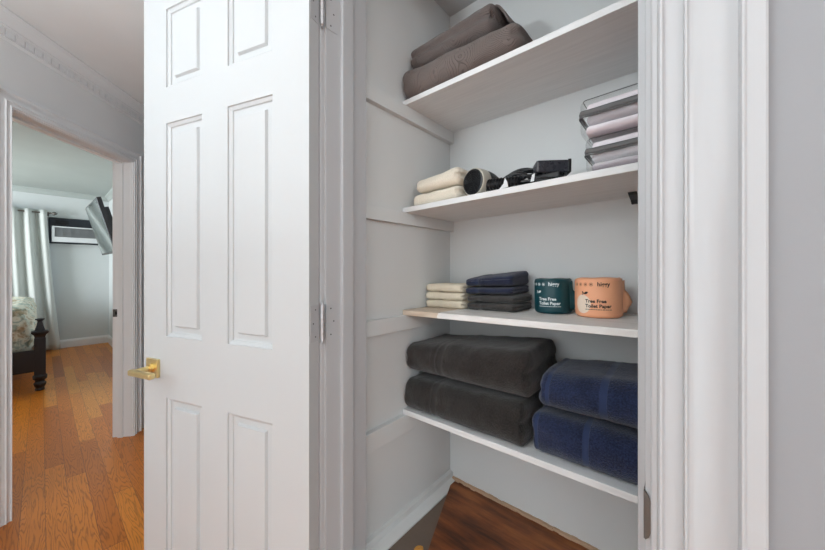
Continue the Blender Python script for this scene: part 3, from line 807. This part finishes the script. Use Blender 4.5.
# air conditioner
t = thing('air_conditioner', 'through-wall air conditioner with a dark surround beside the bedroom curtain', 'air conditioner', (-7.5, .40, 1.66))
link('surround', boxes((0, .05, -.33, .33, -.012, .39)), M['ac_dark'], t, bevel=.004)
bm = bmesh.new(); box(bm, .04, .15, -.30, .215, .01, .085); box(bm, .04, .148, -.30, -.27, .085, .25); box(bm, .04, .148, .185, .215, .085, .25); box(bm, .04, .148, -.27, .185, .232, .25)
link('front_case', bm, M['ac_white'], t, bevel=.004)
bm = bmesh.new(); M['ac_grey'] = plain('grille grey', (138, 142, 144), .6)
box(bm, .04, .12, -.27, .185, .085, .232)
for k in range(9): box(bm, .12, .142, -.27, .185, .09+k*.016, .097+k*.016)
for k in range(4): box(bm, .12, .144, -.19+k*.09, -.187+k*.09, .085, .232)
link('grille', bm, M['ac_grey'], t)
link('control_strip', boxes((.05, .056, -.26, -.12, .29, .35)), M['grille'], t)

# television tilted down on a wall arm
Bt, Ct, At = Vector((-3.9, .306, 1.8755)), Vector((-3.9, .432, 1.394)), Vector((-4.7, .290, 1.8755))
ex = (At-Bt).normalized(); ez = (Bt-Ct).normalized(); ey = ez.cross(ex).normalized()
if ey.y < 0: ey = -ey
Ttv = Matrix(((ex.x, ey.x, ez.x, Ct.x), (ex.y, ey.y, ez.y, Ct.y), (ex.z, ey.z, ez.z, Ct.z), (0, 0, 0, 1)))
t = thing('television', 'flat television with a pale glossy screen tilted down from a bedroom wall arm', 'television', (-4.3, .37, 1.394))
off = Matrix.Translation((4.3, -.37, -1.394)) @ Ttv
H_ = (Bt-Ct).length
bm = bmesh.new(); box(bm, 0, .8, .002, .035, 0, H_, T=off); box(bm, .08, .72, .035, .075, .06, H_-.08, T=off); link('shell', bm, M['tvback'], t, bevel=.004)
bm = bmesh.new(); box(bm, .012, .788, -.001, .003, .018, H_-.012, T=off); link('screen', bm, M['screen'], t)
bm = bmesh.new(); tube(bm, [off @ Vector((.4, .07, .25)), Vector((.02, .26, .28)), Vector((0, .37, .26))], .016, 8); box(bm, -.06, .06, .365, .38, .14, .38)
link('wall_arm', bm, M['tvback'], t)
wall_y = .75

# bed
t = thing('bed', 'black wooden bed with turned post and pale floral bedspread, seen through the doorway', 'bed', (-5.07, -.012, 0))
bm = bmesh.new()
lathe(bm, [(.030, 0), (.036, .01), (.030, .03), (.040, .05), (.046, .075), (.034, .095), (.034, .105), (.050, .12), (.052, .15), (.040, .17)], 24)
box(bm, -.040, .040, -.040, .040, .16, .54)
T = Matrix.Rotation(PI/4, 4, 'Z')
lathe(bm, [(.056, .53), (.050, .55), (.060, .575), (.085, .595), (.085, .612), (.052, .620), (.036, .66), (.026, .70), (.022, .715)], 4, T)
lathe(bm, [(.018, .71), (.022, .72), (.034, .728), (.034, .738), (.01, .745)], 16)
link('bedpost', bm, M['bedwood'], t, bevel=.002)
bm = bmesh.new(); box(bm, -.02, .02, -1.55, -.03, .20, .42); box(bm, -2.0, -.04, -.035, .0, .20, .40)
link('bed_rail', bm, M['bedwood'], t, bevel=.003)
bm = bmesh.new()
lathe(bm, [(.030, 0), (.036, .01), (.030, .03), (.040, .05), (.046, .075), (.034, .095), (.050, .12), (.040, .17)], 24, Matrix.Translation((0, -1.58, 0))); box(bm, -.04, .04, -1.62, -1.54, .16, .62)
link('bedpost', bm, M['bedwood'], t, bevel=.002)
bm = folded((1.95, 1.43, .55), (.16, .11, .17), 5, .02, nx=60, ny=50, nz=24, crown=.02)
o = link('bedspread', bm, M['floral'], t, smooth=True, loc=(-1.03, -.755, .33)); o['label'] = 'pale floral bedspread over the mattress'

# ------------------------------------------------------------------ lamps, added fill lights and daylight
def area(name, loc, rot, sx, sy, power, col):
    l = bpy.data.lights.new(name, 'AREA'); l.shape = 'RECTANGLE'; l.size = sx; l.size_y = sy; l.energy = power; l.color = col
    o = bpy.data.objects.new(name, l); C.objects.link(o); o.location = loc; o.rotation_euler = rot; return o
def point(name, loc, r, power, col):
    l = bpy.data.lights.new(name, 'POINT'); l.shadow_soft_size = r; l.energy = power; l.color = col
    o = bpy.data.objects.new(name, l); C.objects.link(o); o.location = loc; return o
def hall_lamp(x, y, label, power):
    t = thing('ceiling_lamp', label, 'lamp', (x, y, HC), group='hall ceiling lamps')
    bm = bmesh.new(); lathe(bm, [(.17, 0), (.17, -.03), (.16, -.035)], 32); link('lamp_base', bm, M['trim'], t)
    bm = bmesh.new(); lathe(bm, [(.16, -.035), (.15, -.06), (.11, -.085), (.04, -.1), (.002, -.101)], 32); link('lamp_shade', bm, M['lampglass'], t, smooth=True)
    point('hall_light', (x, y, HC-.45), .14, power, (.87, .955, 1))
hall_lamp(2.2, -1.1, 'added round flush lamp right of the camera, unseen, brightening the diagonal wall', 50)  # added lamp, kept out of view, to brighten the diagonal wall
hall_lamp(-.5, -1.9, 'round glass flush lamp on the hall ceiling behind the camera', 12)
t = thing('fill_uplighter', 'added white uplighter behind the camera, unseen, brightening the hall ceiling', 'lamp', (-.75, -1.25, 0))  # added uplighter out of view, its bounce fills the dark ceiling
bm = bmesh.new(); lathe(bm, [(.13, 0), (.13, .012), (.12, .02), (.02, .026)], 32); link('base', bm, M['trim'], t, smooth=True, angle=40)
bm = bmesh.new(); cyl(bm, (0, 0, .02), (0, 0, 1.2), .011); link('pole', bm, M['steel'], t, smooth=True, angle=40)
bm = bmesh.new(); lathe(bm, [(.02, 1.19), (.09, 1.205), (.16, 1.25), (.175, 1.28), (.165, 1.28), (.15, 1.255), (.08, 1.22), (.02, 1.21)], 32); link('bowl_shade', bm, M['trim'], t, smooth=True)
area('uplight', (-.75, -1.25, 1.30), (PI, 0, 0), .26, .26, 36, (.84, .945, 1))
area('bedroom_fill_light', (-6.0, -2.5, 1.5), (math.radians(90), 0, 0), 1.4, 1.2, 105, (.92, .965, 1))  # added area light before the solid left wall, brightens the bedroom

w = bpy.data.worlds.new('world'); bpy.context.scene.world = w; w.use_nodes = True
w.node_tree.nodes['Background'].inputs[0].default_value = (.88, .95, 1, 1); w.node_tree.nodes['Background'].inputs[1].default_value = 1.75

# ------------------------------------------------------------------ camera
cam = bpy.data.cameras.new('camera'); co = bpy.data.objects.new('camera', cam); C.objects.link(co)
co.location = (0, 0, 1.25); co.rotation_euler = (PI/2, 0, math.radians(40.8))
cam.sensor_width = 36; cam.lens = 36*320/825; cam.shift_y = -6/825; cam.clip_start = .02
bpy.context.scene.camera = co
vs = bpy.context.scene.view_settings
vs.view_transform = 'Standard'; vs.look = 'None'; vs.gamma = 1; vs.use_curve_mapping = False; vs.exposure = 0.12
